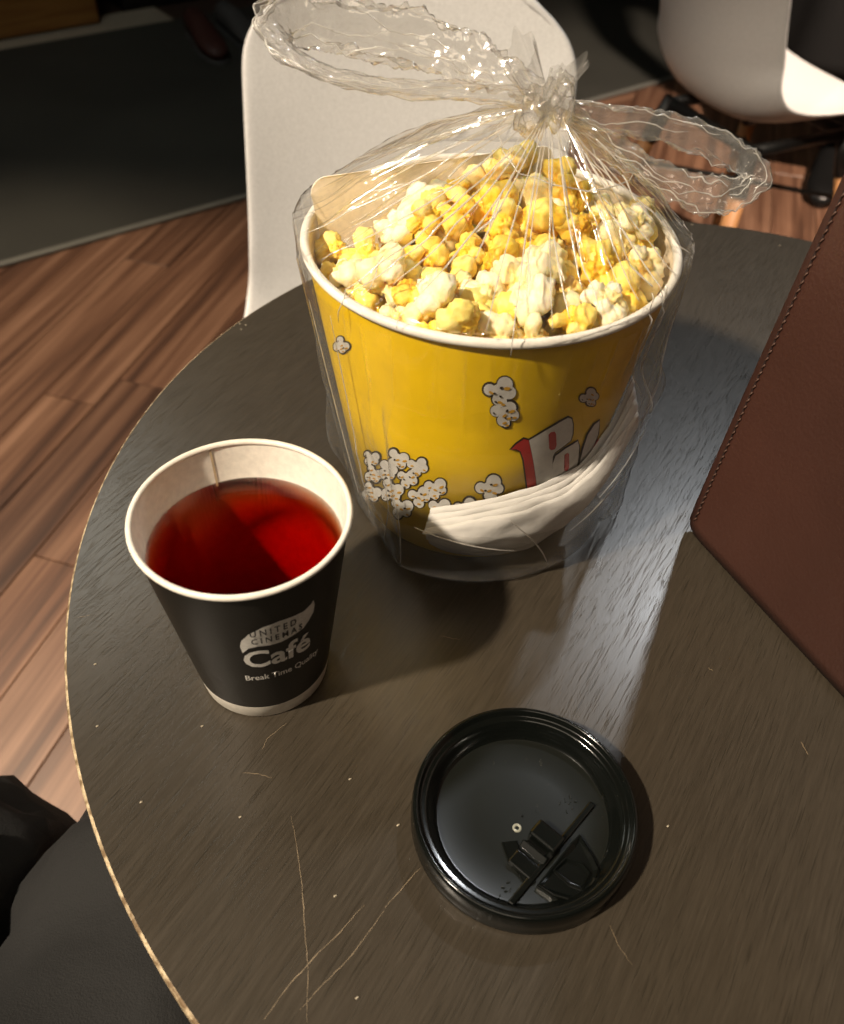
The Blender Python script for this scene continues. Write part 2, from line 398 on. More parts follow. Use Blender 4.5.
# ------------------------------------------------------------------ round table
TC = Vector((.1804, .3554, 0)); TR = .3678
tb = empty('round_table', (TC.x, TC.y, FZ)); tag(tb, 'round table with dark stained wooden top and worn pale edge', 'table')
v, f = lathe([(.0005, .72), (TR-.05, .72), (TR-.0014, .72)], 192); mobj('tabletop', v, f, M['table'], tb)
v, f = lathe([(TR-.0014, .72), (TR-.0005, .7194), (TR, .7184), (TR, .698), (TR-.002, .696), (.0005, .696)], 192); mobj('edge_band', v, f, M['ply'], tb)
v, f = lathe([(.0005, .695), (.14, .695), (.14, .690), (.032, .684), (.032, .03), (.0005, .03)], 48); mobj('column', v, f, M['black_metal'], tb)
v, f = lathe([(.032, .03), (.06, .026), (.22, .012), (.225, .008), (.225, .0005), (.0005, .0005)], 64); mobj('base', v, f, M['black_metal'], tb)
def strip(name, pts, w, mat, z=.0002):
    P = [at(*p) for p in pts]; v, f = [], []
    for i, p in enumerate(P):
        t = (P[min(i+1, len(P)-1)]-P[max(i-1, 0)]).normalized(); n = Vector((-t.y, t.x, 0))
        ww = .62*w*(.35+.65*math.sin(PI*(i+.5)/len(P)))*(.6+.8*random.random())
        for s in (-1, 1): v.append(p + n*(s*ww/2) + Vector((0, 0, z)) - Vector((TC.x, TC.y, FZ)))
        if i: f.append((2*i-2, 2*i, 2*i+1, 2*i-1))
    return mobj(name, v, f, mat, tb, False)
def dens(pts, n=6):
    out = []
    for a, b in zip(pts, pts[1:]):
        for k in range(n): out.append((a[0]+(b[0]-a[0])*k/n+random.uniform(-.4, .4), a[1]+(b[1]-a[1])*k/n+random.uniform(-.4, .4)))
    out.append(pts[-1]); return out
for pts, w in (([(291, 816), (297, 845), (302, 885), (305, 930), (308, 970), (307, 1023)], .00042),
               ([(364, 905), (340, 932), (309, 963), (285, 990), (264, 1020)], .00045),
               ([(420, 868), (405, 885), (385, 908)], .0004), ([(384, 911), (352, 955), (318, 990), (300, 1010)], .0004),
               ([(262, 750), (268, 738), (287, 723)], .0003), ([(242, 773), (258, 774), (272, 778)], .0003),
               ([(610, 925), (618, 945), (632, 965)], .00035), ([(801, 742), (804, 748), (808, 755)], .0006),
               ([(76, 618), (83, 617), (90, 615)], .0003), ([(708, 668), (713, 671)], .0006), ([(440, 636), (460, 640)], .0003)):
    strip('scratch', dens(pts), w, M['scratch'])
for px in ((141, 803), (202, 727), (232, 700), (240, 818), (335, 897), (692, 225), (350, 780), (668, 827), (780, 246), (398, 826), (95, 665), (97, 727), (357, 999)):  # pale crumbs scattered on the tabletop
    p = at(*px); v, f = tube([p-Vector((.0005, 0, -.0002)), p+Vector((.0006, .0007, .0002))], .00035, 6)
    mobj('crumb', [q-Vector((TC.x, TC.y, FZ)) for q in v], f, M['speck'], tb)
for i in range(26):  # cluster of crumbs by the table edge
    p = at(226+random.gauss(0, 9), 322+random.gauss(0, 5)); q = p-TC
    if q.length > TR-.004: continue
    v, f = tube([p+Vector((-.0004, 0, .0003)), p+Vector((.0005, .0005, .0004))], .0004, 5); mobj('crumb', [q-Vector((TC.x, TC.y, FZ)) for q in v], f, M['speck'], tb)

# ------------------------------------------------------------------ white shell chairs
def make_chair():
    root = empty('shell_chair')
    ys = [-.225, -.20, -.12, .0, .10, .165, .200, .222, .238, .250]
    zs = [.425, .438, .440, .428, .430, .468, .545, .655, .765, .862]
    hw = [.158, .176, .184, .186, .184, .180, .175, .174, .174, .168]
    cz = [.010, .015, .026, .042, .055, .050, .024, .012, .005, .0]      # side lift
    cf = [0, 0, 0, .0, .008, .028, .052, .046, .036, .028]                # side wrap forward
    T = [i/9 for i in range(10)]
    NU, NV = 33, 45
    ctr = catmull([(0, y, z) for y, z in zip(ys, zs)], 10)
    v = []
    for i in range(NU):
        u = -1+2*i/(NU-1)
        for k in range(NV):
            t = k/(NV-1)
            w = interp(t, T, hw)
            if t > .88: w *= (1-((t-.88)/.12)**3*.34)
            if t < .10: w *= (1-((.10-t)/.10)**2.4*.30)
            c = ctr[min(int(t*90), 90)]
            a = abs(u)
            z = c.z + interp(t, T, cz)*a**2.6; y = c.y - interp(t, T, cf)*a**2.2
            if t > .80: z -= ((t-.80)/.20)**1.5*.050*a**3
            if t < .12: y += (1-t/.12)*.04*a**3
            v.append((u*w, y, z))
    sh = mobj('shell', v, grid_faces(NU, NV), M['white_shell'], root)
    md = sh.modifiers.new('thick', 'SOLIDIFY'); md.thickness = .007; md.offset = 0
    md = sh.modifiers.new('smooth', 'SUBSURF'); md.levels = md.render_levels = 1
    for sx in (-1, 1):
        for sy in (-1, 1):
            top = Vector((sx*.125, sy*.115+.0, .405)); foot = Vector((sx*.215, sy*.205+.01, .001))
            mid = top.lerp(foot, .20)
            v, f = tube([mid, foot.lerp(mid, .4), foot], [.0165, .0145, .0095], 14); mobj('leg', v, f, M['beech'], root)
            v, f = tube([top, mid.lerp(foot, .02)], [.015, .0185], 14); mobj('leg_sleeve', v, f, M['black_metal'], root)
    for a, b in (((-.125, -.115, .395), (.125, -.115, .395)), ((-.125, .115, .395), (.125, .115, .395)), ((-.125, -.115, .395), (-.125, .115, .395)), ((.125, -.115, .395), (.125, .115, .395))):
        v, f = tube([a, b], .012, 10); mobj('seat_frame', v, f, M['black_metal'], root)
    for a, b in (((-.155, -.145, .27), (.145, .14, .27)), ((.155, -.145, .28), (-.145, .14, .28))):
        v, f = tube([a, b], .005, 8); mobj('cross_brace', v, f, M['black_metal'], root)
    return root
def copy_tree(o, parent=None):
    c = o.copy(); COL.objects.link(c); c.parent = parent
    for ch in list(o.children): copy_tree(ch, c)
    return c
chair = make_chair()
# x, y, heading of the seat front (degrees from +x), label
CH = [(-.041, .76, -92, 'white plastic shell chair behind the popcorn tub, its backrest against the carpet'),
      (.63, 1.82, 27, 'white plastic shell chair at the upper right, near a person in black'),
      (.86, 1.28, 230, 'white shell chair mostly hidden behind the brown leather bag'),
      (-.30, -.33, 75, 'white shell chair under the photographer in charcoal trousers')]
for i, (x, y, h, lab) in enumerate(CH):
    o = chair if i == 0 else copy_tree(chair)
    o.location = (x, y, FZ+.0012); o.rotation_euler = (0, 0, math.radians(h+90)); tag(o, lab, 'chair', 'white shell chairs')
CHS = {i: (x, y, math.radians(h)) for i, (x, y, h, l) in enumerate(CH)}

# ------------------------------------------------------------------ people (clothed lower bodies, skin-modifier figures)
def skin(name, J, Eg, mat, parent=None, root=0, sub=2):
    me = bpy.data.meshes.new(name); me.from_pydata([j[0] for j in J], Eg, []); o = bpy.data.objects.new(name, me); COL.objects.link(o)
    me.materials.append(mat)
    o.modifiers.new('skin', 'SKIN').use_smooth_shade = True
    for d, j in zip(me.skin_vertices[0].data, J): r = j[1]; d.radius = r if isinstance(r, tuple) else (r, r); d.use_root = False
    me.skin_vertices[0].data[root].use_root = True
    s = o.modifiers.new('sub', 'SUBSURF'); s.levels = s.render_levels = sub
    if parent: o.parent = parent
    return o
def shoe(name, heel, dirv, mat, parent, L=.27):
    d = Vector((dirv[0], dirv[1], 0)).normalized(); n = Vector((-d.y, d.x, 0)); v = []
    prof = [(-.02, .028, .070), (.0, .036, .085), (.08, .040, .080), (.15, .046, .055), (.20, .048, .045), (.25, .036, .034), (.272, .015, .02)]
    K = 14
    for s, w, h in prof:
        for k in range(K):
            a = 2*PI*k/K; zz = math.sin(a); v.append(Vector(heel) + d*(s*L/.27) + n*(w*math.cos(a)*abs(math.cos(a))**-.3 if abs(math.cos(a)) > 1e-3 else n*0) + Vector((0, 0, h/2+h/2*zz)))
    f = []
    for i in range(len(prof)-1):
        for k in range(K): l = (k+1) % K; f.append((i*K+k, (i+1)*K+k, (i+1)*K+l, i*K+l))
    f.append(tuple(range(K))); f.append(tuple((len(prof)-1)*K+k for k in range(K))[::-1])
    return mobj(name, v, f, mat, parent)
# photographer: legs at the lower left
pz = FZ
J = [((-.27, -.30, -.16), (.14, .115)), ((-.27, -.36, .0), (.13, .10)),
     ((-.19, -.24, -.195), .092), ((-.165, .0, -.200), .094), ((-.150, .230, -.195), .084), ((-.140, .270, -.29), .078), ((-.16, .18, -.46), .062), ((-.17, .14, -.63), .045), ((-.17, .15, -.675), .038),
     ((-.36, -.24, -.195), .092), ((-.325, .0, -.205), .090), ((-.300, .220, -.205), .080), ((-.295, .255, -.29), .076), ((-.33, .18, -.46), .062), ((-.34, .14, -.63), .045), ((-.34, .15, -.675), .038)]
Eg = [(0, 1), (0, 2), (2, 3), (3, 4), (4, 5), (5, 6), (6, 7), (7, 8), (0, 9), (9, 10), (10, 11), (11, 12), (12, 13), (13, 14), (14, 15)]
per = skin('person', J, Eg, M['trouser'], None, 0, 3)
tx_ = bpy.data.textures.new('cloth_folds', 'CLOUDS'); tx_.noise_scale = .06; tx_.noise_depth = 1
dm = per.modifiers.new('folds', 'DISPLACE'); dm.texture = tx_; dm.strength = .050; dm.mid_level = .5; tag(per, 'person in charcoal trousers with a black coat, knees beside the round table', 'person')
shoe('shoe', (-.17, .12, pz+.001), (.1, 1), M['black_leather'], per); shoe('shoe', (-.34, .12, pz+.001), (-.05, 1), M['black_leather'], per)
# coat draped over the outer thigh and knee
NU, NV = 40, 36; v = []
for i in range(NU):
    q = i/(NU-1)
    for k in range(NV):
        t = k/(NV-1); y = -.25+t*.475
        ang = -.55+q*1.75
        r = .100-.006*t+.004*math.sin(9*t+5*q)+.003*math.sin(17*q+3*t)
        x = -.365+.062*t-r*1.08*math.sin(ang); z = -.200+r*math.cos(ang)
        if t > .80: e = (t-.80)/.20; z -= .05*e*e; x += .03*e*max(0, q-.6)
        v.append((x, y, z))
ctf = mobj('coat', v, grid_faces(NU, NV), M['coat'], per); md = ctf.modifiers.new('t', 'SOLIDIFY'); md.thickness = .004
ctf['label'] = 'black coat flap draped over the knee'
# standing person in a long black coat beyond the far chair
PX, PY = 1.17, 2.60
def pl(x, y, z): return (PX+x, PY+y, FZ+z)
J = [(pl(0, 0, .92), (.15, .11)), (pl(0, 0, 1.12), (.13, .10)), (pl(0, 0, 1.33), (.17, .11)), (pl(0, 0, 1.44), (.12, .08)), (pl(0, 0, 1.51), .05), (pl(0, -.01, 1.59), (.075, .09)), (pl(0, -.01, 1.70), .065),
     (pl(-.08, -.01, .80), .085), (pl(-.085, -.06, .48), .062), (pl(-.075, -.09, .28), .056), (pl(-.07, -.10, .09), .042),
     (pl(.09, .0, .80), .085), (pl(.10, .01, .48), .062), (pl(.10, .02, .28), .056), (pl(.10, .03, .09), .042),
     (pl(-.21, 0, 1.36), .06), (pl(-.27, -.02, 1.10), .045), (pl(-.22, -.16, .95), .036), (pl(-.16, -.24, .97), .028),
     (pl(.21, 0, 1.36), .06), (pl(.27, -.02, 1.10), .045), (pl(.26, -.06, .86), .036), (pl(.25, -.08, .77), .028)]
Eg = [(0, 1), (1, 2), (2, 3), (3, 4), (4, 5), (5, 6), (0, 7), (7, 8), (8, 9), (9, 10), (0, 11), (11, 12), (12, 13), (13, 14), (3, 15), (15, 16), (16, 17), (17, 18), (3, 19), (19, 20), (20, 21), (21, 22)]
p2 = skin('person', J, Eg, M['black_cloth']); tag(p2, 'person in a long black coat standing beyond the far white chair', 'person')
shoe('shoe', pl(-.055, -.075, .001), (-.35, -.94), M['black_leather'], p2); shoe('shoe', pl(.115, .05, .001), (.05, -1), M['black_leather'], p2)
v = []; n = 72
for i in range(n):
    a = 2*PI*i/n
    for k in range(20):
        t = k/19; r = .285-.12*t+.012*math.sin(7*a)*(1-t); v.append(pl(r*math.cos(a), r*.8*math.sin(a), .27+.80*t))
o = mobj('coat', v, grid_faces(n, 20, True), M['coat'], p2); o.modifiers.new('t', 'SOLIDIFY').thickness = .006

# dark shoes on the carpet
for px, d, lab in (((196, 40), (.5, -.9), 'dark maroon shoe standing on the carpet near the pale stone strip'), ((226, 33), (.6, -.8), 'dark shoe with a grey tint nearest the white chair back')):
    p = at(*px, FZ); s = empty('shoe', (p.x, p.y, FZ+.0085)); tag(s, lab, 'shoe', 'shoes on the carpet')
    mt = M['maroon'] if px[0] < 200 else M['sole']
    shoe('upper', (0, 0, .012), d, mt, s, .28); o = shoe('sole', (0, 0, 0), d, M['sole'], s, .29); o.scale = (1, 1, .28)

# ------------------------------------------------------------------ decals on cones
def refine(bm, L):
    for _ in range(6):
        bmesh.ops.triangulate(bm, faces=bm.faces[:])
        es = [e for e in bm.edges if e.calc_length() > L]
        if not es: break
        bmesh.ops.subdivide_edges(bm, edges=es, cuts=1)
    bmesh.ops.triangulate(bm, faces=bm.faces[:])
def wrap(bm, c, r0, r1, h, off):
    """bm holds (arc angle, height, 0) in x,y -> on the cone"""
    k = (r1-r0)/h; n = math.sqrt(1+k*k)
    for q in bm.verts:
        r = r0 + k*q.co.y + off/n; a = q.co.x; z = q.co.y - off*k/n
        q.co = (c[0]+r*math.cos(a), c[1]+r*math.sin(a), z)
def poly_bm(pts):
    bm = bmesh.new(); bm.faces.new([bm.verts.new((p[0], p[1], 0)) for p in pts]); return bm
def pixpoly(pts, cone): return [cone_hit(u, v, *cone) for u, v in pts]
def grow(pts, d):
    """offset a closed pixel polygon outwards by d"""
    n = len(pts); ar = sum(pts[i][0]*pts[(i+1) % n][1]-pts[(i+1) % n][0]*pts[i][1] for i in range(n)); s = 1 if ar > 0 else -1
    out = []
    for i in range(n):
        a, b, c = Vector(pts[i-1]), Vector(pts[i]), Vector(pts[(i+1) % n])
        t1 = (b-a).normalized(); t2 = (c-b).normalized(); m = Vector((t1.y+t2.y, -(t1.x+t2.x)))*s
        m = m.normalized() if m.length > 1e-6 else Vector((t1.y, -t1.x))*s
        out.append(tuple(b+m*d))
    return out
def decal(name, pts, cone, off, mat, parent, L=.05):
    # scale angle to keep edge lengths sensible while refining
    P = pixpoly(pts, cone); r = cone[1]*.5+cone[2]*.5
    bm = poly_bm([(a*r, z) for a, z in P]); refine(bm, L)
    for q in bm.verts: q.co.x /= r
    wrap(bm, *cone, off); o = bobj(name, bm, mat, parent); return o
def text(name, s, cone, a0, a1, z0, cap, off, mat, parent, bold=0, space=1.0):
    cu = bpy.data.curves.new(name, 'FONT'); cu.body = s; cu.size = 1; cu.offset = bold; cu.space_character = space; cu.resolution_u = 3
    o = bpy.data.objects.new(name, cu); COL.objects.link(o)
    dg = bpy.context.evaluated_depsgraph_get(); me = bpy.data.meshes.new_from_object(o.evaluated_get(dg))
    bpy.data.objects.remove(o); bm = bmesh.new(); bm.from_mesh(me); bpy.data.meshes.remove(me)
    xs = [q.co.x for q in bm.verts]; x0, x1 = min(xs), max(xs)
    r = cone[1]+(cone[2]-cone[1])*z0/cone[3]
    for q in bm.verts:
        q.co.x = (a0+(q.co.x-x0)/(x1-x0)*(a1-a0))*r; q.co.y = z0+q.co.y/.73*cap; q.co.z = 0
    refine(bm, .0035)
    for q in bm.verts: q.co.x /= r
    wrap(bm, *cone, off); return bobj(name, bm, mat, parent)

# ------------------------------------------------------------------ paper cup of tea
CC = (-.0728, .2468); CRB, CRT, CH_ = .0299, .0438, .1040
cup = empty('paper_cup', (CC[0], CC[1], 0)); tag(cup, 'black paper cup with white rim and cinema cafe print, filled with red tea', 'cup')
def put(o, par): o.parent = par; o.matrix_parent_inverse = par.matrix_basis.inverted(); return o
cr = lambda z: CRB+(CRT-CRB)*z/CH_
v, f = lathe([(cr(.0105), .0105), (cr(.05), .05), (cr(CH_), CH_)], 128); mobj('sleeve', v, f, M['cup_black'], cup)
v, f = lathe([(cr(.004)-.003, .004), (cr(0)-.0012, .0006), (cr(0)-.0004, .0002), (cr(0), .0008), (cr(.0105), .0105)], 128); mobj('base_band', v, f, M['cup_white'], cup)
v, f = lathe([(.0004, .007), (cr(.007)-.0006, .007), (cr(.05)-.0006, .05), (cr(CH_)-.0006, CH_)], 128); mobj('inner_wall', v, f, M['cup_white'], cup)
v, f = lathe([(CRT+.0000+.0013*math.cos(a), CH_+.0002+.0014*math.sin(a)) for a in [2*PI*i/14 for i in range(14)]], 128, closed=True); mobj('rim', v, f, M['cup_white'], cup)
tl = .0860
v, f = lathe([(.0003, .0076), (cr(.0076)-.0008, .0076), (cr(tl)-.0008, tl), (cr(tl)-.0018, tl-.0003), (.0003, tl-.0003)], 128)
tea = mobj('tea', v, f, M['tea'], cup); tea['label'] = 'dark red tea'
# inner seam
a = math.radians(118); v = []
for k in range(12):
    z = tl-.002+(CH_-tl+.001)*k/11
    for s in (-1, 1): v.append(((cr(z)-.0009)*math.cos(a+s*.012), (cr(z)-.0009)*math.sin(a+s*.012), z))
mobj('seam', v, [(2*k, 2*k+1, 2*k+3, 2*k+2) for k in range(11)], M['seam'], cup)
for i in range(16):
    a = random.uniform(0, 2*PI); bm = bmesh.new(); bmesh.ops.create_icosphere(bm, subdivisions=2, radius=.0006+.0005*random.random())
    o = bobj('bubble', bm, M['droplet'], cup, True); r = cr(tl)-.0025-.002*random.random(); o.location = (r*math.cos(a), r*math.sin(a), tl); o.scale = (1, 1, .5)
cone = (CC, CRB, CRT, CH_)
lf = [(160, 512), (140, 465), (150, 425), (200, 380), (300, 330), (420, 285), (520, 250), (590, 215), (635, 170), (656, 138), (663, 170), (655, 220), (620, 285), (585, 335), (520, 382), (430, 432), (350, 456), (260, 466), (200, 480)]
put(decal('printed_leaf', [(220+x/7.03, 580+y/7.03) for x, y in lf], cone, .00020, M['print_white'], None, .004), cup)
R = math.radians
for nm, s, a0, a1, z0, cap, off, mt, bd, sp in (('printed_lettering', 'UNITED', -79.5, -52.5, .0752, .0046, .0005, 'print_dark', .012, 1.5), ('printed_lettering', 'CINEMAS', -79.5, -48.5, .0692, .0044, .0005, 'print_dark', .012, 1.5),
                                        ('printed_lettering', 'Café', -86.5, -41.5, .0500, .0138, .0003, 'print_white', .024, 1.0), ('printed_lettering', 'Break Time Quality', -88.5, -33, .0382, .0046, .0003, 'print_white', .012, 1.0)):
    put(text(nm, s, cone, R(a0), R(a1), z0, cap, off, M[mt], None, bd, sp), cup)

# ------------------------------------------------------------------ black plastic lid
LC = Vector((.0484, .1730, 0)); lid = empty('cup_lid', LC); tag(lid, 'glossy black plastic cup lid lying face up on the table', 'lid')
v, f = lathe([(.0455, .0004), (.0470, .0003), (.0475, .0012), (.0474, .0030), (.0471, .0062), (.0474, .0074), (.0472, .0088), (.0471, .0120), (.0466, .0136), (.0456, .0142), (.0446, .0136), (.0440, .0118), (.0430, .0112), (.0419, .0114), (.0409, .0106), (.0394, .0072), (.0378, .0040), (.0365, .0030)], 128)
mobj('lid_body', v, f, M['black_plastic'], lid)
v, f = lathe([(.0365, .0030), (.0358, .0028), (.02, .0030), (.0004, .0030)], 128)
mobj('recessed_panel', v, f, M['lit_satin_plastic'], lid)
LZ = .0032
p1, p2_ = at(509, 906, LZ), at(593, 803, LZ); hx = (p2_-p1).normalized(); ha = math.atan2(hx.y, hx.x); hn = Vector((hx.y, -hx.x, 0))
def lb(name, u, v_, size, px=True, rz=0, z=0, bev=.0006, mat='black_plastic', par=lid):
    p = at(u, v_, LZ)-LC; o = box(name, size, (p.x, p.y, LZ+size[2]/2-.0004+z), M[mat], par, ha+rz, bev); return o
mp = (p1+p2_)/2-LC
box('hinge_ridge', ((p2_-p1).length*.98, .0028, .0022), (mp.x, mp.y, LZ+.0004), M['black_plastic'], lid, ha, .0006)
def lc(x, y): return 390+x/2.91, 700+y/2.91
lb('drink_tab', *lc(452, 410), (.0085, .0130, .0062), bev=.0011)
o = lb('tab_slope', *lc(416, 450), (.0034, .0125, .0012), z=.0022, bev=.0004); o.rotation_mode = 'XYZ'; o.rotation_euler = (0, math.radians(-38), ha)
lb('tab_step', *lc(388, 482), (.0070, .0115, .0022), bev=.0007)
lb('tab_step', *lc(352, 478), (.0022, .0030, .0020), bev=.0005)
def plate(name, pts, h, z=0, hole=None):
    P = [at(390+x/2.91, 700+y/2.91, LZ)-LC for x, y in pts]; n = len(P)
    bm = bmesh.new(); fc = bm.faces.new([bm.verts.new((p.x, p.y, LZ-.0002+z)) for p in P])
    e = bmesh.ops.extrude_face_region(bm, geom=[fc]); vs = [g for g in e['geom'] if isinstance(g, bmesh.types.BMVert)]
    for q in vs: q.co.z += h
    tops = [g for g in e['geom'] if isinstance(g, bmesh.types.BMFace)]
    bmesh.ops.bevel(bm, geom=[x for t in tops for x in t.edges], offset=.0007, segments=2, affect='EDGES')
    if hole:
        tops = max(bm.faces, key=lambda q: q.calc_area() if q.normal.z > .5 or q.calc_center_median().z > LZ+h*.7 else 0)
        r = bmesh.ops.inset_region(bm, faces=[tops], thickness=hole[0], depth=0); bmesh.ops.translate(bm, verts=tops.verts[:], vec=(0, 0, -hole[1]))
    bmesh.ops.recalc_face_normals(bm, faces=bm.faces[:])
    return bobj(name, bm, M['black_plastic'], lid)
plate('sip_flap', [(425, 545), (470, 575), (530, 592), (560, 585), (600, 530), (608, 500), (590, 460), (550, 395), (525, 420)], .0026, 0, (.0018, .0012))
plate('flap_pocket', [(470, 500), (520, 545), (560, 560), (585, 510), (560, 480), (510, 462)], .0018, .0010, (.0012, .0016))
plate('tab_wing', [(325, 415), (345, 470), (400, 545), (425, 530), (380, 440), (370, 410)], .0014)
v, f = lathe([(.0008, 0), (.0011, .0006), (.0017, .0006), (.0020, 0)], 24); p = at(390+370/2.91, 700+372/2.91, LZ)-LC; mobj('vent_hole', [(a+p.x, b+p.y, c+LZ-.0001) for a, b, c in v], f, M['chrome'], lid)
for x, y in ((510, 292), (525, 282), (540, 295), (532, 315), (515, 325), (495, 300), (522, 300), (330, 545), (345, 530), (318, 572), (338, 555), (350, 552)):
    lb('embossed_mark', 390+x/2.91, 700+y/2.91, (.0010+.0008*random.random(), .0005, .0006), rz=random.uniform(-1, 1), bev=.0001, mat='lit_satin_plastic')
for i in range(46):
    if i < 26: a = random.uniform(-.6, 3.3); r = random.choice([.0448, .0405, .0372, .0368, .0375]); z = {.0448: .0138, .0405: .0108}.get(r, .0036); p = Vector((r*math.cos(a), r*math.sin(a), z))
    else:
        u, w = random.choice([(440, 180), (445, 215), (460, 245), (430, 320), (430, 300), (340, 175), (260, 190), (300, 178), (400, 175), (380, 180), (610, 310), (620, 335), (380, 510), (355, 495)])
        p = at(390+(u+random.gauss(0, 5))/2.91, 700+(w+random.gauss(0, 5))/2.91, LZ)-LC; p.z = LZ
    bm = bmesh.new(); bmesh.ops.create_icosphere(bm, subdivisions=2, radius=.0005+.0006*random.random()); o = bobj('droplet', bm, M['droplet'], lid, True); o.location = p; o.scale = (1, 1, .45)

# ------------------------------------------------------------------ popcorn tub
PC = (.0264, .3848); PRB, PRT, PH = .064, .0868, .1555
tub = empty('popcorn_tub', (PC[0], PC[1], 0)); tag(tub, 'round yellow paper popcorn tub with white rim and red lettering in a clear bag', 'tub')
pr_ = lambda z: PRB+(PRT-PRB)*z/PH
Z0 = .0018
v, f = lathe([(PRB-.002, Z0), (pr_(Z0), Z0), (pr_(.08), .08), (pr_(PH), PH)], 160); mobj('body', v, f, M['tub_yellow'], tub)
v, f = lathe([(.0004, .008), (pr_(.008)-.0007, .008), (pr_(.08)-.0007, .08), (pr_(PH)-.0007, PH)], 160); mobj('inner_wall', v, f, M['tub_inside'], tub)
v, f = lathe([(PRT+.0002+.0021*math.cos(a), PH+.0002+.0022*math.sin(a)) for a in [2*PI*i/14 for i in range(14)]], 160, closed=True); mobj('rim', v, f, M['tub_rim'], tub)
tcone = (PC, PRB, PRT, PH)
def lp(pts): return [(460+x/4.689, 360+y/4.689) for x, y in pts]
letters = [
    ('print_paper', [(322, 372), (400, 326), (470, 285), (505, 266), (520, 272), (526, 300), (524, 345), (515, 374), (480, 402), (442, 430), (432, 450), (430, 490), (436, 545), (440, 640), (365, 650), (355, 560), (342, 470)], .0006),
    ('print_red', [(236, 416), (262, 392), (298, 366), (320, 372), (340, 470), (353, 560), (360, 640), (318, 645), (310, 560), (297, 465), (283, 424), (262, 414)], .0006),
    ('print_red', [(412, 345), (422, 333), (440, 330), (447, 342), (449, 395), (442, 412), (424, 418), (415, 408)], .0008),
    ('print_paper', [(436, 560), (430, 485), (445, 445), (490, 412), (548, 376), (554, 400), (552, 445), (545, 490), (545, 600), (440, 640)], .0007),
    ('print_red', [(485, 440), (497, 430), (506, 436), (506, 500), (497, 515), (483, 512)], .0009),
    ('print_paper', [(556, 480), (572, 415), (596, 345), (625, 300), (650, 280), (642, 345), (622, 400), (600, 440), (590, 540), (560, 560)], .0007),
    ('print_red', [(598, 440), (625, 390), (642, 360), (646, 400), (620, 440), (600, 480), (570, 500)], .0009)]
for mt, pts, off in letters:
    q = lp(pts); nm = 'printed_letter'
    put(decal(nm, q, tcone, off, M[mt], None, .005), tub)
    if mt == 'print_paper' or len(pts) > 9: put(decal('printed_outline', grow(q, 1.5), tcone, off-.0003, M['print_line'], None, .005), tub)
def blob(cx, cy, r, n=14, sq=1.0, rot=0):
    return [(cx+r*(math.cos(a)*math.cos(rot)-sq*math.sin(a)*math.sin(rot)), cy+r*(math.cos(a)*math.sin(rot)+sq*math.sin(a)*math.cos(rot))) for a in [2*PI*i/n for i in range(n)]]
def pop_print(cx, cy, s, rot, seed):
    rnd = random.Random(seed)
    base = [(-.62, -.12, .36), (-.15, -.05, .38), (.28, -.42, .46), (.55, .05, .36), (.18, .12, .40), (-.1, .45, .38), (.1, .62, .30)]
    c, sn = math.cos(rot), math.sin(rot); vs, fs, ids = [], [], []
    def add(px, off, mi):
        try: P = pixpoly(px, tcone)
        except ValueError: return
        k = (PRT-PRB)/PH; n0 = len(vs)
        for a, z in P:
            r = pr_(z)+off; vs.append((PC[0]+r*math.cos(a), PC[1]+r*math.sin(a), z))
        fs.append(tuple(range(n0, n0+len(P)))[::-1]); ids.append(mi)
    for layer in (0, 1, 2):
        for (x, y, r) in base:
            X = cx+s*(x*c-y*sn); Y = cy+s*(x*sn+y*c); r2 = r*s*(.9+.2*rnd.random())
            if layer == 0: add(blob(X, Y, r2+1.35), .0003, 0)
            elif layer == 1: add(blob(X, Y, r2), .0005, 1)
            else:
                if rnd.random() < .7: add(blob(X+r2*.25, Y+r2*.45, r2*.42, 10, .5, rnd.uniform(-.6, .6)), .0007, 2)
                if rnd.random() < .45: add(blob(X-r2*.4, Y+r2*.35, r2*.24, 8, .7, rnd.uniform(-1, 1)), .0008, 0)
    o = mobj('printed_popcorn', vs, fs, None, None, False, [M['print_line'], M['print_paper'], M['print_ochre']], ids); put(o, tub)
for i, (x, y, s, r) in enumerate([(500, 391, 17, 0), (505, 413, 15, .1), (398, 459, 12, .8), (418, 466, 11, .2), (388, 470, 11, .9), (408, 478, 11, .3), (436, 488, 12, .2), (420, 496, 12, .1), (392, 490, 13, .9), (374, 474, 10, 1.0), (372, 492, 11, 1), (490, 488, 15, -.1), (589, 397, 10, -.3), (466, 508, 13, 0), (440, 508, 12, .3), (402, 508, 12, .6), (342, 345, 9, 1.2), (372, 458, 9, .6)]):
    pop_print(x, y, s, r, i)

# upright cream card inside the tub, behind the popcorn
ca, cbp = Vector((-.0585, .3975)), Vector((.0600, .4480)); dd = cbp-ca; L = dd.length; dd /= L; nn = Vector((-dd.y, dd.x))
pts = []
H0, H1, rr = .092, .1735, .008
for cx_, cz_, a0 in ((L-rr, H1-rr, 0), (rr, H1-rr, PI/2)):
    for k in range(9): a = a0+PI/2*k/8; pts.append((cx_+rr*math.cos(a), cz_+rr*math.sin(a)))
pts += [(.010, H0), (L-.010, H0)]
v = []; 
for th in (0, .0007):
    for s, z in pts:
        lean = (z-H0)*.10 - .004*math.sin(PI*s/L); q = ca+dd*s+nn*(lean-.006+th); v.append((q.x, q.y, z))
n = len(pts); f = [tuple(range(n)), tuple(range(n, 2*n))[::-1]]+[(i, (i+1) % n, n+(i+1) % n, n+i) for i in range(n)]
tag(mobj('paper_card', v, f, M['card'], None, False), 'cream paper card standing upright behind the popcorn inside the tub', 'card')

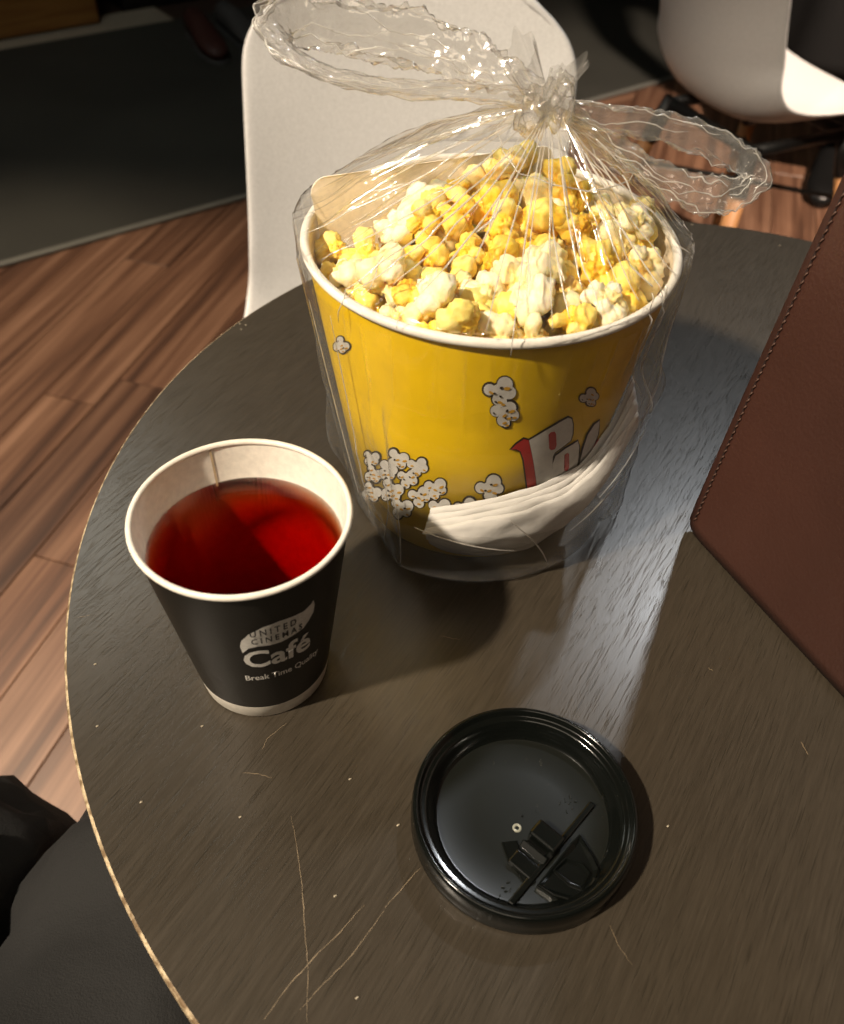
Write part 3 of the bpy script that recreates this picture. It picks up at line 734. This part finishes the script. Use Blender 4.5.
# ------------------------------------------------------------------ popcorn, every kernel its own object
def kernel_mesh(seed, lobes):
    rnd = random.Random(seed); bm = bmesh.new(); bmesh.ops.create_icosphere(bm, subdivisions=4, radius=1)
    Ls = []
    for i in range(lobes):
        d = Vector((rnd.gauss(0, 1), rnd.gauss(0, 1), rnd.gauss(0, 1))).normalized(); Ls.append((d*rnd.uniform(.40, .78), rnd.uniform(.26, .56), rnd.random()))
    Ls.append((Vector((0, 0, 0)), .48, -.35))
    but = []
    for q in bm.verts:
        d = q.co.normalized(); best, second, bl = 0, 0, 0
        for c, r, t in Ls:
            b = d.dot(c); D = b*b-c.length_squared+r*r
            if D >= 0:
                s = b+math.sqrt(D)
                if s > best: second = best; best = s; bl = t
                elif s > second: second = s
        gap = best-second
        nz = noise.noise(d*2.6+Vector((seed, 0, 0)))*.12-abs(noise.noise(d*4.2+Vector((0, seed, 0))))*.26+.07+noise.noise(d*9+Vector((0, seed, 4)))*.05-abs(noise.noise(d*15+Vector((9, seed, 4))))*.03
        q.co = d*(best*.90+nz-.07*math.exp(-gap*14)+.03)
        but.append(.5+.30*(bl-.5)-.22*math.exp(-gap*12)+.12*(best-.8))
    for q in bm.verts: q.co *= .0142
    me = bpy.data.meshes.new('popcorn'); bm.to_mesh(me); bm.free()
    at_ = me.attributes.new('butter', 'FLOAT', 'POINT'); at_.data.foreach_set('value', but)
    me.polygons.foreach_set('use_smooth', [True]*len(me.polygons))
    return me
KM = []
for i in range(14):
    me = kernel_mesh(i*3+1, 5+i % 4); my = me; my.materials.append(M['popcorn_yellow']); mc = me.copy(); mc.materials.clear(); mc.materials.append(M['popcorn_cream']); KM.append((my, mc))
def surf(x, y):
    dx, dy = x-PC[0], y-PC[1]; r = math.hypot(dx, dy)
    return .1500+.017*math.exp(-((dx+.006)**2+(dy-.032)**2)/.0013)+.010*math.exp(-((dx-.045)**2+(dy-.015)**2)/.0016)-.012*sstep(.03, .08, -dx)-.012*sstep(.045, .08, dy)+.003*math.sin(90*x)*math.cos(80*y)
def card_side(x, y): return (Vector((x, y))-ca).dot(nn)
placed = []
for layer, cnt in ((0, 175), (1, 90)):
    tries = 0; got = 0
    while got < cnt and tries < 9000:
        tries += 1
        a = random.uniform(0, 2*PI); r = math.sqrt(random.random())*(.0745)
        x, y = PC[0]+r*math.cos(a), PC[1]+r*math.sin(a)
        if card_side(x, y) > -.008 and (Vector((x, y))-ca).dot(dd) < L+.005: continue
        z = surf(x, y)-(.005 if layer == 0 else .0185)+random.uniform(-.004, .004)
        if layer == 0 and random.random() < .12: z += .006
        p = Vector((x, y, z)); md_ = .0134 if layer == 0 else .0150
        if any((p-q).length < md_ for q in placed[-260:]): continue
        placed.append(p); got += 1
for i, p in enumerate(placed):
    pale = random.random() < (.34 if p.x < PC[0]+.03 else .45)
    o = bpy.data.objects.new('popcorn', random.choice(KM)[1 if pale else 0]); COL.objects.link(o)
    o.location = p; o.rotation_euler = (random.uniform(0, 6.28), random.uniform(0, 6.28), random.uniform(0, 6.28)); s = min(random.uniform(.74, 1.08), (pr_(p.z)-.0015-math.hypot(p.x-PC[0], p.y-PC[1]))/.0128); o.scale = (s, s*random.uniform(.85, 1.1), s)
    dx, dy = p.x-PC[0], p.y-PC[1]
    where = ('buried in the lower layer of the heap' if p.z < surf(p.x, p.y)-.012 else 'lying against the front rim of the tub' if dy < -.040 else 'at the left end of the heap below the cream card' if dx < -.042
             else 'at the right end of the heap by the rim' if dx > .045 else 'on the peak of the heap near the back' if dy > .020 else 'in the middle of the heap')
    tag(o, ('pale cream popped corn ' if pale else 'butter yellow popped corn ')+where, 'popcorn', 'popcorn heaped in the tub')
# unseen filling below the heap
v, f = [], []
NR, NA = 14, 40
for i in range(NR):
    for k in range(NA):
        r = .070*(i+.02)/(NR-1); a = 2*PI*k/NA; x, y = PC[0]+r*math.cos(a), PC[1]+r*math.sin(a)
        v.append((x, y, surf(x, y)-.027+.005*noise.noise(Vector((x*120, y*120, 3)))))
f = [(i*NA+k, i*NA+(k+1) % NA, (i+1)*NA+(k+1) % NA, (i+1)*NA+k) for i in range(NR-1) for k in range(NA)]
b0 = len(v)
for k in range(NA): a = 2*PI*k/NA; v.append((PC[0]+.060*math.cos(a), PC[1]+.060*math.sin(a), .010))
f += [((NR-1)*NA+k, (NR-1)*NA+(k+1) % NA, b0+(k+1) % NA, b0+k) for k in range(NA)] + [tuple(range(b0, b0+NA))]
hp = mobj('popcorn_filling', v, f, M['popcorn_yellow']); tag(hp, 'deeper layers of buttery popcorn lying beneath the heap in the tub', 'popcorn', None, 'stuff')
hp.data.attributes.new('butter', 'FLOAT', 'POINT').data.foreach_set('value', [.15]*len(v))

# ------------------------------------------------------------------ folded white napkin between bag and tub
npk = empty('paper_napkin', (PC[0], PC[1]-.08, .01)); tag(npk, 'folded white paper napkin wrapped round the tub base inside the clear bag', 'napkin')
for ly in range(4):
    NU, NV = 60, 14; v = []
    for i in range(NU):
        s = i/(NU-1); a = math.radians(-108+(92-ly*4)*s)
        zl = interp(s, [0, .2, .5, .76, .89, 1], [.034, .028, .029, .032, .046, .076])-.007*(3-ly); zh = interp(s, [0, .07, .2, .37, .48, .65, .85, 1], [.042, .047, .054, .060, .062, .064, .077, .096])-.0026*ly
        for k in range(NV):
            t = k/(NV-1); z = zl+(zh-zl)*t
            b = pr_(z)+.0016+.0026*ly+.0035*math.sin(PI*t)**.7+.0016*noise.noise(Vector((s*7, t*2.5, ly*3)))+.0022*(1-t)
            v.append((PC[0]+b*math.cos(a), PC[1]+b*math.sin(a), z))
    o = mobj('napkin_ply', v, grid_faces(NU, NV), M['napkin']); put(o, npk); md = o.modifiers.new('t', 'SOLIDIFY'); md.thickness = .0005

# ------------------------------------------------------------------ clear plastic bag
bag = empty('plastic_bag', (PC[0], PC[1], 0)); tag(bag, 'clear plastic carrier bag knotted over the popcorn tub, two handle loops', 'bag')
KN = Vector((.0445, .385, .2120))
NA, NS = 760, 150
def corner_r(a, corners):
    """radius of a polygon given by (angle, radius) corners, slightly rounded"""
    n = len(corners)
    for i in range(n):
        a0, r0 = corners[i]; a1, r1 = corners[(i+1) % n]
        if i == n-1: a1 += 2*PI
        aa = a
        while aa < a0: aa += 2*PI
        while aa >= a0+2*PI: aa -= 2*PI
        if a0 <= aa <= a1:
            p0 = Vector((r0*math.cos(a0), r0*math.sin(a0))); p1 = Vector((r1*math.cos(a1), r1*math.sin(a1)))
            d = Vector((math.cos(aa), math.sin(aa))); e = p1-p0
            den = d.x*e.y-d.y*e.x
            return (p0.x*e.y-p0.y*e.x)/den
    return .08
FOOT = [(math.radians(-116), .083), (math.radians(-62), .0715), (math.radians(-17), .088), (math.radians(70), .088), (math.radians(165), .086)]
rg = random.Random(11)
ridges = []
for i in range(46):
    ridges.append((rg.uniform(-PI, PI), rg.uniform(.25, 1.0), rg.uniform(.0012, .0032), rg.uniform(-.18, .18), rg.uniform(.0010, .0022)))
for d in (-128, -118, -104, -97, -90, -84, -79, -70, -62, -55, -46):      # the tight folds fanning out over the front of the tub
    ridges.append((math.radians(d), .95, .0026, rg.uniform(-.1, .1), .0011))
def wrapa(d): return (d+PI) % (2*PI)-PI
def pleat(a):
    return (abs(math.sin(6.5*a+.7))*.5+abs(math.sin(11*a+2.1))*.3+abs(math.sin(17*a+.3+.6*math.sin(3*a)))*.2)
v = []
for i in range(NA):
    a = 2*PI*i/NA-PI; ca_, sa = math.cos(a), math.sin(a)
    fr = corner_r(a, FOOT)
    # round the polygon a little
    fr = .7*fr+.15*corner_r(a+.05, FOOT)+.15*corner_r(a-.05, FOOT)
    rimr = .0905+.0022*math.cos(4*a+.6)
    nearr = [(q, wrapa(a-q[0])) for q in ridges if abs(wrapa(a-q[0])) < .45]
    for k in range(NS):
        s = k/(NS-1)
        nv = Vector((ca_*2.2, sa*2.2, s*6))
        if s < .08:                                   # under the tub, gathered flat
            t = s/.08; r = fr*(.05+.95*t); z = .0006+.0004*t; cx_, cy_ = PC; amp = 0
        elif s < .55:                                 # side wall
            t = (s-.08)/.47
            r = fr+(rimr-fr)*t**.85; z = .001+.1615*t
            lim = pr_(z)+.0045 if z < PH else 0
            sl = (1-t)*sstep(0, .05, t)
            r += .0035*sl*(noise.noise(nv*1.3)+.5*abs(noise.noise(nv*3.7)))+.0015*sl*math.sin(13*a+9*t)
            if -2.2 < a < -.25 and z < .125: lim += .013*sstep(.125, .10, z)*sstep(-2.2, -2.0, a)*sstep(-.25, -.4, a)
            r = max(r, min(lim, fr+.03) if z < .05 else lim)
            cx_, cy_ = PC; amp = .35*sstep(0, .3, t)
        else:                                         # neck drawn up to the knot
            t = (s-.55)/.45
            R0 = rimr; R1 = .0085
            e = t**.92
            r = R0+(R1-R0)*e
            cx_ = PC[0]+(KN.x-PC[0])*e; cy_ = PC[1]+(KN.y-PC[1])*e
            sh = .016*math.sin(PI*min(t*1.0, 1))*(.6+.4*math.cos(a-PI*.55))            # slack at the back and left
            z = .1625+(KN.z-.1625)*t**1.08+sh*.55
            w = sstep(0, .35, t)
            r += (pleat(a)-.45)*(.0085*w*(1-.55*t)); z += (pleat(a+.2)-.45)*.004*w*(1-t)
            amp = .35+.65*w
            z += .0022*noise.noise(nv*2.1)*(1-t)
        d = 0
        for (ra, ln, h, sl, wd), da in nearr:
            if s < .55-.40*ln*.7: continue
            dd_ = wrapa(a-(ra+sl*(s-.6)))*max(r, .01)
            if abs(dd_) < wd*2: d = max(d, h*amp*max(0, 1-abs(dd_)/wd)*sstep(.55-.40*ln*.7, .62-.40*ln*.5, s))
        r += d*.6; z += d*.55 if s > .55 else 0
        v.append((cx_+r*ca_, cy_+r*sa, max(z, .0005)))
f = grid_faces(NA, NS, True)
put(mobj('film_body', v, f, M['film']), bag)
FV = v
def film_pt(a, q):
    x = ((a+PI) % (2*PI))/(2*PI)*NA; i = int(x) % NA; y = min(max(q, 0), .9999)*(NS-1); k = int(y)
    p = Vector(FV[i*NS+k]).lerp(Vector(FV[((i+1) % NA)*NS+k]), x-int(x)); p2 = Vector(FV[i*NS+k+1]).lerp(Vector(FV[((i+1) % NA)*NS+k+1]), x-int(x))
    return p.lerp(p2, y-k)
def crease_glint(a0, a1, s0, s1, rad, bend=0.0, n=28):  # thin fold in the film, whitened to read as a highlight line
    pts = []
    for i in range(n):
        t = i/(n-1); p = film_pt(a0+(a1-a0)*t+bend*math.sin(PI*t), s0+(s1-s0)*t)
        o = Vector((p.x-PC[0], p.y-PC[1], .06)).normalized(); pts.append(p+o*rad*.9)
    v, f = tube(pts, [rad*(.25+.75*math.sin(PI*(i+.3)/(n-.4))**.5)*(.75+.5*random.random()) for i in range(n)], 8)
    put(mobj('crease_glint', v, f, M['crease_glint']), bag)
rc_ = random.Random(5)
for d0, d1, q0, q1 in ((-137, -120, .50, .97), (-133, -118, .545, .93), (-124, -112, .60, .985), (-116, -108, .535, .80), (-112, -104, .66, .985), (-104, -100, .70, .99), (-93, -95, .555, .985), (-86, -90, .52, .985), (-84, -86, .60, .98), (-76, -82, .555, .985), (-71, -78, .57, .97), (-66, -70, .62, .985), (-61, -66, .555, .98),
                       (-52, -60, .58, .985), (-47, -50, .56, .80), (-38, -48, .545, .97), (-28, -40, .56, .96), (-15, -30, .56, .97), (5, -10, .56, .97), (-150, -130, .56, .97), (-165, -150, .57, .97), (178, -165, .56, .96), (160, 175, .58, .97), (140, 150, .57, .98), (115, 120, .56, .98), (90, 90, .56, .98), (60, 65, .56, .98), (30, 40, .57, .98),
                       (-34, -36, .36, .56), (-39, -42, .40, .56), (-22, -20, .20, .50), (-10, -13, .12, .52), (-142, -141, .10, .50), (-150, -158, .12, .48), (-128, -124, .10, .26), (-117, -116, .085, .24), (-60, -80, .10, .24), (-30, -55, .22, .17), (-75, -110, .16, .20), (-20, -45, .30, .22)):
    crease_glint(math.radians(d0), math.radians(d1), q0, q1, rc_.uniform(.00022, .00045), rc_.uniform(-.03, .03))
for i in range(26):
    a0 = math.radians(rc_.uniform(-170, 10)); q0 = rc_.uniform(.56, .85); crease_glint(a0, a0+rc_.uniform(-.12, .12), q0, q0+rc_.uniform(.04, .12), rc_.uniform(.0002, .0005), 0, 12)
# loose second layer of film folded round the base in front
NU, NV = 90, 26; v = []
for i in range(NU):
    s = i/(NU-1); a = math.radians(-150+150*s); fr = corner_r(a, FOOT)
    top = .030+.026*s+.006*math.sin(7*s)
    for k in range(NV):
        t = k/(NV-1); z = .0012+top*t; base_r = fr+(.0905-fr)*((z-.001)/.1615)**.85
        lim = pr_(z)+.0165*sstep(-2.3, -2.0, a)*sstep(-.2, -.4, a)
        r = max(base_r, lim)+.0010+.0018*abs(noise.noise(Vector((s*14, t*3, 5))))+.0010*abs(math.sin(26*s+5*t))
        v.append((PC[0]+r*math.cos(a), PC[1]+r*math.sin(a), z))
put(mobj('base_fold', v, grid_faces(NU, NV), M['film']), bag)
def strand(name, pts, seed, crumple=.5, n=44, steps=26):
    """crumpled flattened tube of film; pts = (u, v, depth y, width m, thickness ratio)"""
    P = [aty(u, w, y) for u, w, y, _, _ in pts]; path = catmull(P, steps); m = len(path); v = []
    prev = None
    for i, p in enumerate(path):
        t = (path[min(i+1, m-1)]-path[max(i-1, 0)]).normalized()
        q = i/(m-1)*(len(pts)-1); wd = .86*interp(q, range(len(pts)), [x[3] for x in pts]); tr = interp(q, range(len(pts)), [x[4] for x in pts])
        view = (p-CAM).normalized() if prev is None else prev          # flat side starts facing outwards, then carried along
        b = (view-t*view.dot(t)).normalized(); prev = b; aax = t.cross(b)
        for k in range(n):
            g = 2*PI*k/n
            nz = noise.noise(Vector((i*.11+seed, math.cos(g)*1.7, math.sin(g)*1.7)))+.6*abs(noise.noise(Vector((i*.3, math.cos(g)*3+seed, math.sin(g)*3))))
            rr_ = 1+crumple*(nz-.15)
            v.append(p+aax*(wd/2*math.cos(g)*rr_)+b*(wd/2*tr*math.sin(g)*rr_))
    f = [(i*n+k, i*n+(k+1) % n, (i+1)*n+(k+1) % n, (i+1)*n+k) for i in range(m-1) for k in range(n)]
    o = mobj(name, v, f, M['film2']); put(o, bag)
    rs = random.Random(seed)
    for j in range(16):
        i0 = rs.randrange(4, m-60); ln = rs.randrange(30, 110); k0 = rs.random()*n; dr = rs.uniform(-.10, .10); pts_ = []
        for i in range(i0, min(i0+ln, m-3), 3): pts_.append(v[i*n+int(k0+dr*(i-i0)+1.2*math.sin(i*.21)) % n])
        if len(pts_) > 4:
            cv, cf_ = tube(pts_, [rs.uniform(.00022, .0004)*(.3+.7*math.sin(PI*(q+.5)/len(pts_))) for q in range(len(pts_))], 6)
            c = mobj('crease_glint', cv, cf_, M['crease_glint'], o)
    return o
strand('handle', [(540, 92, .385, .010, .8), (505, 76, .388, .016, .5), (465, 58, .394, .022, .35), (400, 38, .400, .025, .3), (335, 22, .402, .024, .3), (288, 14, .398, .022, .35), (272, 30, .390, .020, .4), (290, 54, .382, .019, .4), (335, 76, .378, .016, .4), (400, 88, .378, .015, .45), (470, 92, .380, .016, .5), (530, 98, .384, .010, .8)], 3)
strand('handle', [(556, 104, .385, .010, .8), (590, 116, .384, .012, .5), (640, 124, .384, .013, .4), (695, 138, .384, .014, .4), (738, 158, .383, .014, .4), (757, 176, .380, .012, .5), (738, 192, .376, .014, .4), (708, 194, .374, .018, .35), (672, 182, .376, .015, .4), (632, 160, .380, .013, .4), (596, 138, .384, .012, .5), (566, 116, .386, .010, .8)], 9)
# knot and the two gathered tufts above it
v, f = [], []
n1, n2 = 48, 20
for i in range(n1):
    a = 2*PI*i/n1
    for k in range(n2):
        g = 2*PI*k/n2; rr_ = .0052*(1+.5*noise.noise(Vector((math.cos(a)*3, math.sin(a)*3, k*.5)))+.25*math.sin(9*a+g))
        R_ = .0062+rr_*math.cos(g); v.append((KN.x+R_*math.cos(a), KN.y+R_*math.sin(a), KN.z+.004+rr_*1.5*math.sin(g)+.004*math.cos(a)))
f = [(i*n2+k, ((i+1) % n1)*n2+k, ((i+1) % n1)*n2+(k+1) % n2, i*n2+(k+1) % n2) for i in range(n1) for k in range(n2)]
put(mobj('knot', v, f, M['film2']), bag)
def tuft(top, wid, seed, yy=.385):
    tp = aty(*top, yy); b0 = KN+Vector((0, 0, .002)); n = 56; m = 16; v = []
    ax = (tp-b0); L_ = ax.length; ax.normalize(); s1 = ax.orthogonal().normalized(); s2 = ax.cross(s1)
    for i in range(n):
        a = 2*PI*i/n
        pk = .85+.15*math.sin(a+seed)+.22*noise.noise(Vector((math.cos(a)*2, math.sin(a)*2, seed)))
        for k in range(m):
            t = k/(m-1); r = .004+(wid-.004)*t**1.1*(.62+.6*abs(math.sin(3.5*a+seed*1.7))*(.5+.5*t))
            v.append(b0+ax*(L_*t*(pk if t > .4 else 1-(1-pk)*t/.4))+(s1*math.cos(a)*r+s2*math.sin(a)*r*.7))
    o = mobj('tuft', v, grid_faces(n, m, True), M['film2']); put(o, bag)
tuft((515, 44), .0085, 1.0); tuft((574, 58), .0080, 2.4)

# ------------------------------------------------------------------ brown leather bag standing on the table
lb0 = Vector((.1500, .3515, 0)); bd = Vector((.457, -.89, 0)).normalized(); bn = Vector((-bd.y, bd.x, 0))   # bn points away from the camera
if bn.x < 0: bn = -bn
lbag = empty('leather_bag', lb0); tag(lbag, 'brown leather bag with stitched edge standing on the table at right', 'bag')
lean = Vector((.08, .06, 0))     # per metre of height
HB, LB, TB = .30, .30, .055
def face(s, z, n): 
    q = lb0+bd*s+bn*n; return Vector((q.x+lean.x*z+.07*z*z, q.y+lean.y*z, z))
def panel(name, s0, s1, z0, z1, nn_, th, mat, rc=.012, bulge=.0, NU=44, NV=44):
    v = []
    for side in (0, 1):
        for i in range(NU):
            for k in range(NV):
                u, w = i/(NU-1), k/(NV-1)
                s = s0+(s1-s0)*u; z = z0+(z1-z0)*w
                # round the corners
                for (cs, cz, ds, dz) in ((s0+rc, z0+rc, -1, -1), (s1-rc, z0+rc, 1, -1), (s0+rc, z1-rc, -1, 1), (s1-rc, z1-rc, 1, 1)):
                    if (s-cs)*ds > 0 and (z-cz)*dz > 0:
                        a_, b_ = abs(s-cs)/rc, abs(z-cz)/rc; mx = max(a_, b_); ln = math.hypot(a_, b_)
                        if ln > 0: s = cs+(s-cs)*mx/ln; z = cz+(z-cz)*mx/ln
                bl = bulge*math.sin(PI*u)**.8*math.sin(PI*w)**.8 if 0 < u < 1 and 0 < w < 1 else 0
                v.append(face(s, z, nn_+(th if side else 0)-bl))
    o1 = grid_faces(NU, NV); n = NU*NV; f = o1[:]+[tuple(x+n for x in q)[::-1] for q in o1]
    ring = [(i, 0) for i in range(NU)]+[(NU-1, k) for k in range(1, NV)]+[(i, NV-1) for i in range(NU-2, -1, -1)]+[(0, k) for k in range(NV-2, 0, -1)]
    ring = [i*NV+k for i, k in ring]
    for x, y in zip(ring, ring[1:]+ring[:1]): f.append((x, x+n, y+n, y))
    o = mobj(name, v, f, mat); put(o, lbag); return o
panel('front_panel', 0, LB, .0008, HB, 0, .0016, M['leather'], .010, .004)
panel('back_panel', 0, LB, .0008, HB, TB, .0016, M['leather'], .010, -.004)
panel('edge_binding', -.0012, LB+.0012, .0006, HB+.001, .0017, .0018, M['leather_edge'], .010)
# gusset round the sides and bottom
v = []; prof = [(0.001, HB), (0.001, .012), (.004, .004), (.012, .0012), (LB-.012, .0012), (LB-.004, .004), (LB-.001, .012), (LB-.001, HB)]
for s, z in prof:
    for k in range(7): t = k/6; v.append(face(s+(.008*math.sin(PI*t)*(1 if s < LB/2 else -1) if z > .02 else 0), z, .002+(TB-.002)*t))
put(mobj('gusset', v, grid_faces(len(prof), 7), M['leather']), lbag)
# stitching: groove and thread along the upright edge and top
gr = []; 
for k in range(60):
    z = .012+k*(HB-.02)/59; gr.append(face(.0042, z, -.0002-.0003))
v, f = tube(gr, .00055, 6); put(mobj('stitch_groove', v, f, M['stitch_groove']), lbag)
zz = .010; me_s = None
while zz < HB-.01:
    a_, b_ = face(.0040, zz, -.0009), face(.0052, zz+.0026, -.0009)
    v, f = tube([a_, b_], .00045, 6); put(mobj('stitch', v, f, M['stitch']), lbag); zz += .0040
for so in (.09, .21):
    hp_ = catmull([face(so-.03, HB-.03, -.003), face(so-.03, HB+.02, -.002), face(so-.02, HB+.09, .0), face(so+.02, HB+.09, .0), face(so+.03, HB+.02, -.002), face(so+.03, HB-.03, -.003)], 8) if so == .09 else None
    if hp_: v, f = tube(hp_, .004, 10); put(mobj('handle', v, f, M['leather']), lbag)

# ------------------------------------------------------------------ fine pieces belong to the part that carries them
o = None
for k in range(2):
    h = child_box('handle', .38+.10*k, .40+.10*k, 3.468, 3.486, FZ+.45, FZ+.60, M['black_metal'], cb, .004)
bpy.context.view_layer.update()
def carry(root, part, names):
    kids = list(root.children); host = next(c for c in kids if c.name.split('.')[0] == part)
    for c in kids:
        if c.name.split('.')[0] in names:
            mw = c.matrix_world.copy(); c.parent = host; c.matrix_parent_inverse = host.matrix_world.inverted(); c.matrix_basis = mw
carry(cup, 'sleeve', ('printed_leaf', 'printed_lettering')); carry(cup, 'tea', ('bubble',)); carry(cup, 'inner_wall', ('seam',))
carry(tub, 'body', ('printed_letter', 'printed_outline', 'printed_popcorn')); carry(lid, 'lid_body', ('embossed_mark', 'droplet', 'vent_hole'))
carry(lid, 'sip_flap', ('flap_pocket',)); carry(lid, 'drink_tab', ('tab_slope', 'tab_step', 'tab_wing'))
carry(tb, 'tabletop', ('scratch', 'crumb')); carry(lbag, 'front_panel', ('stitch', 'stitch_groove')); carry(bag, 'film_body', ('crease_glint',)); carry(cb, 'door', ('handle',))
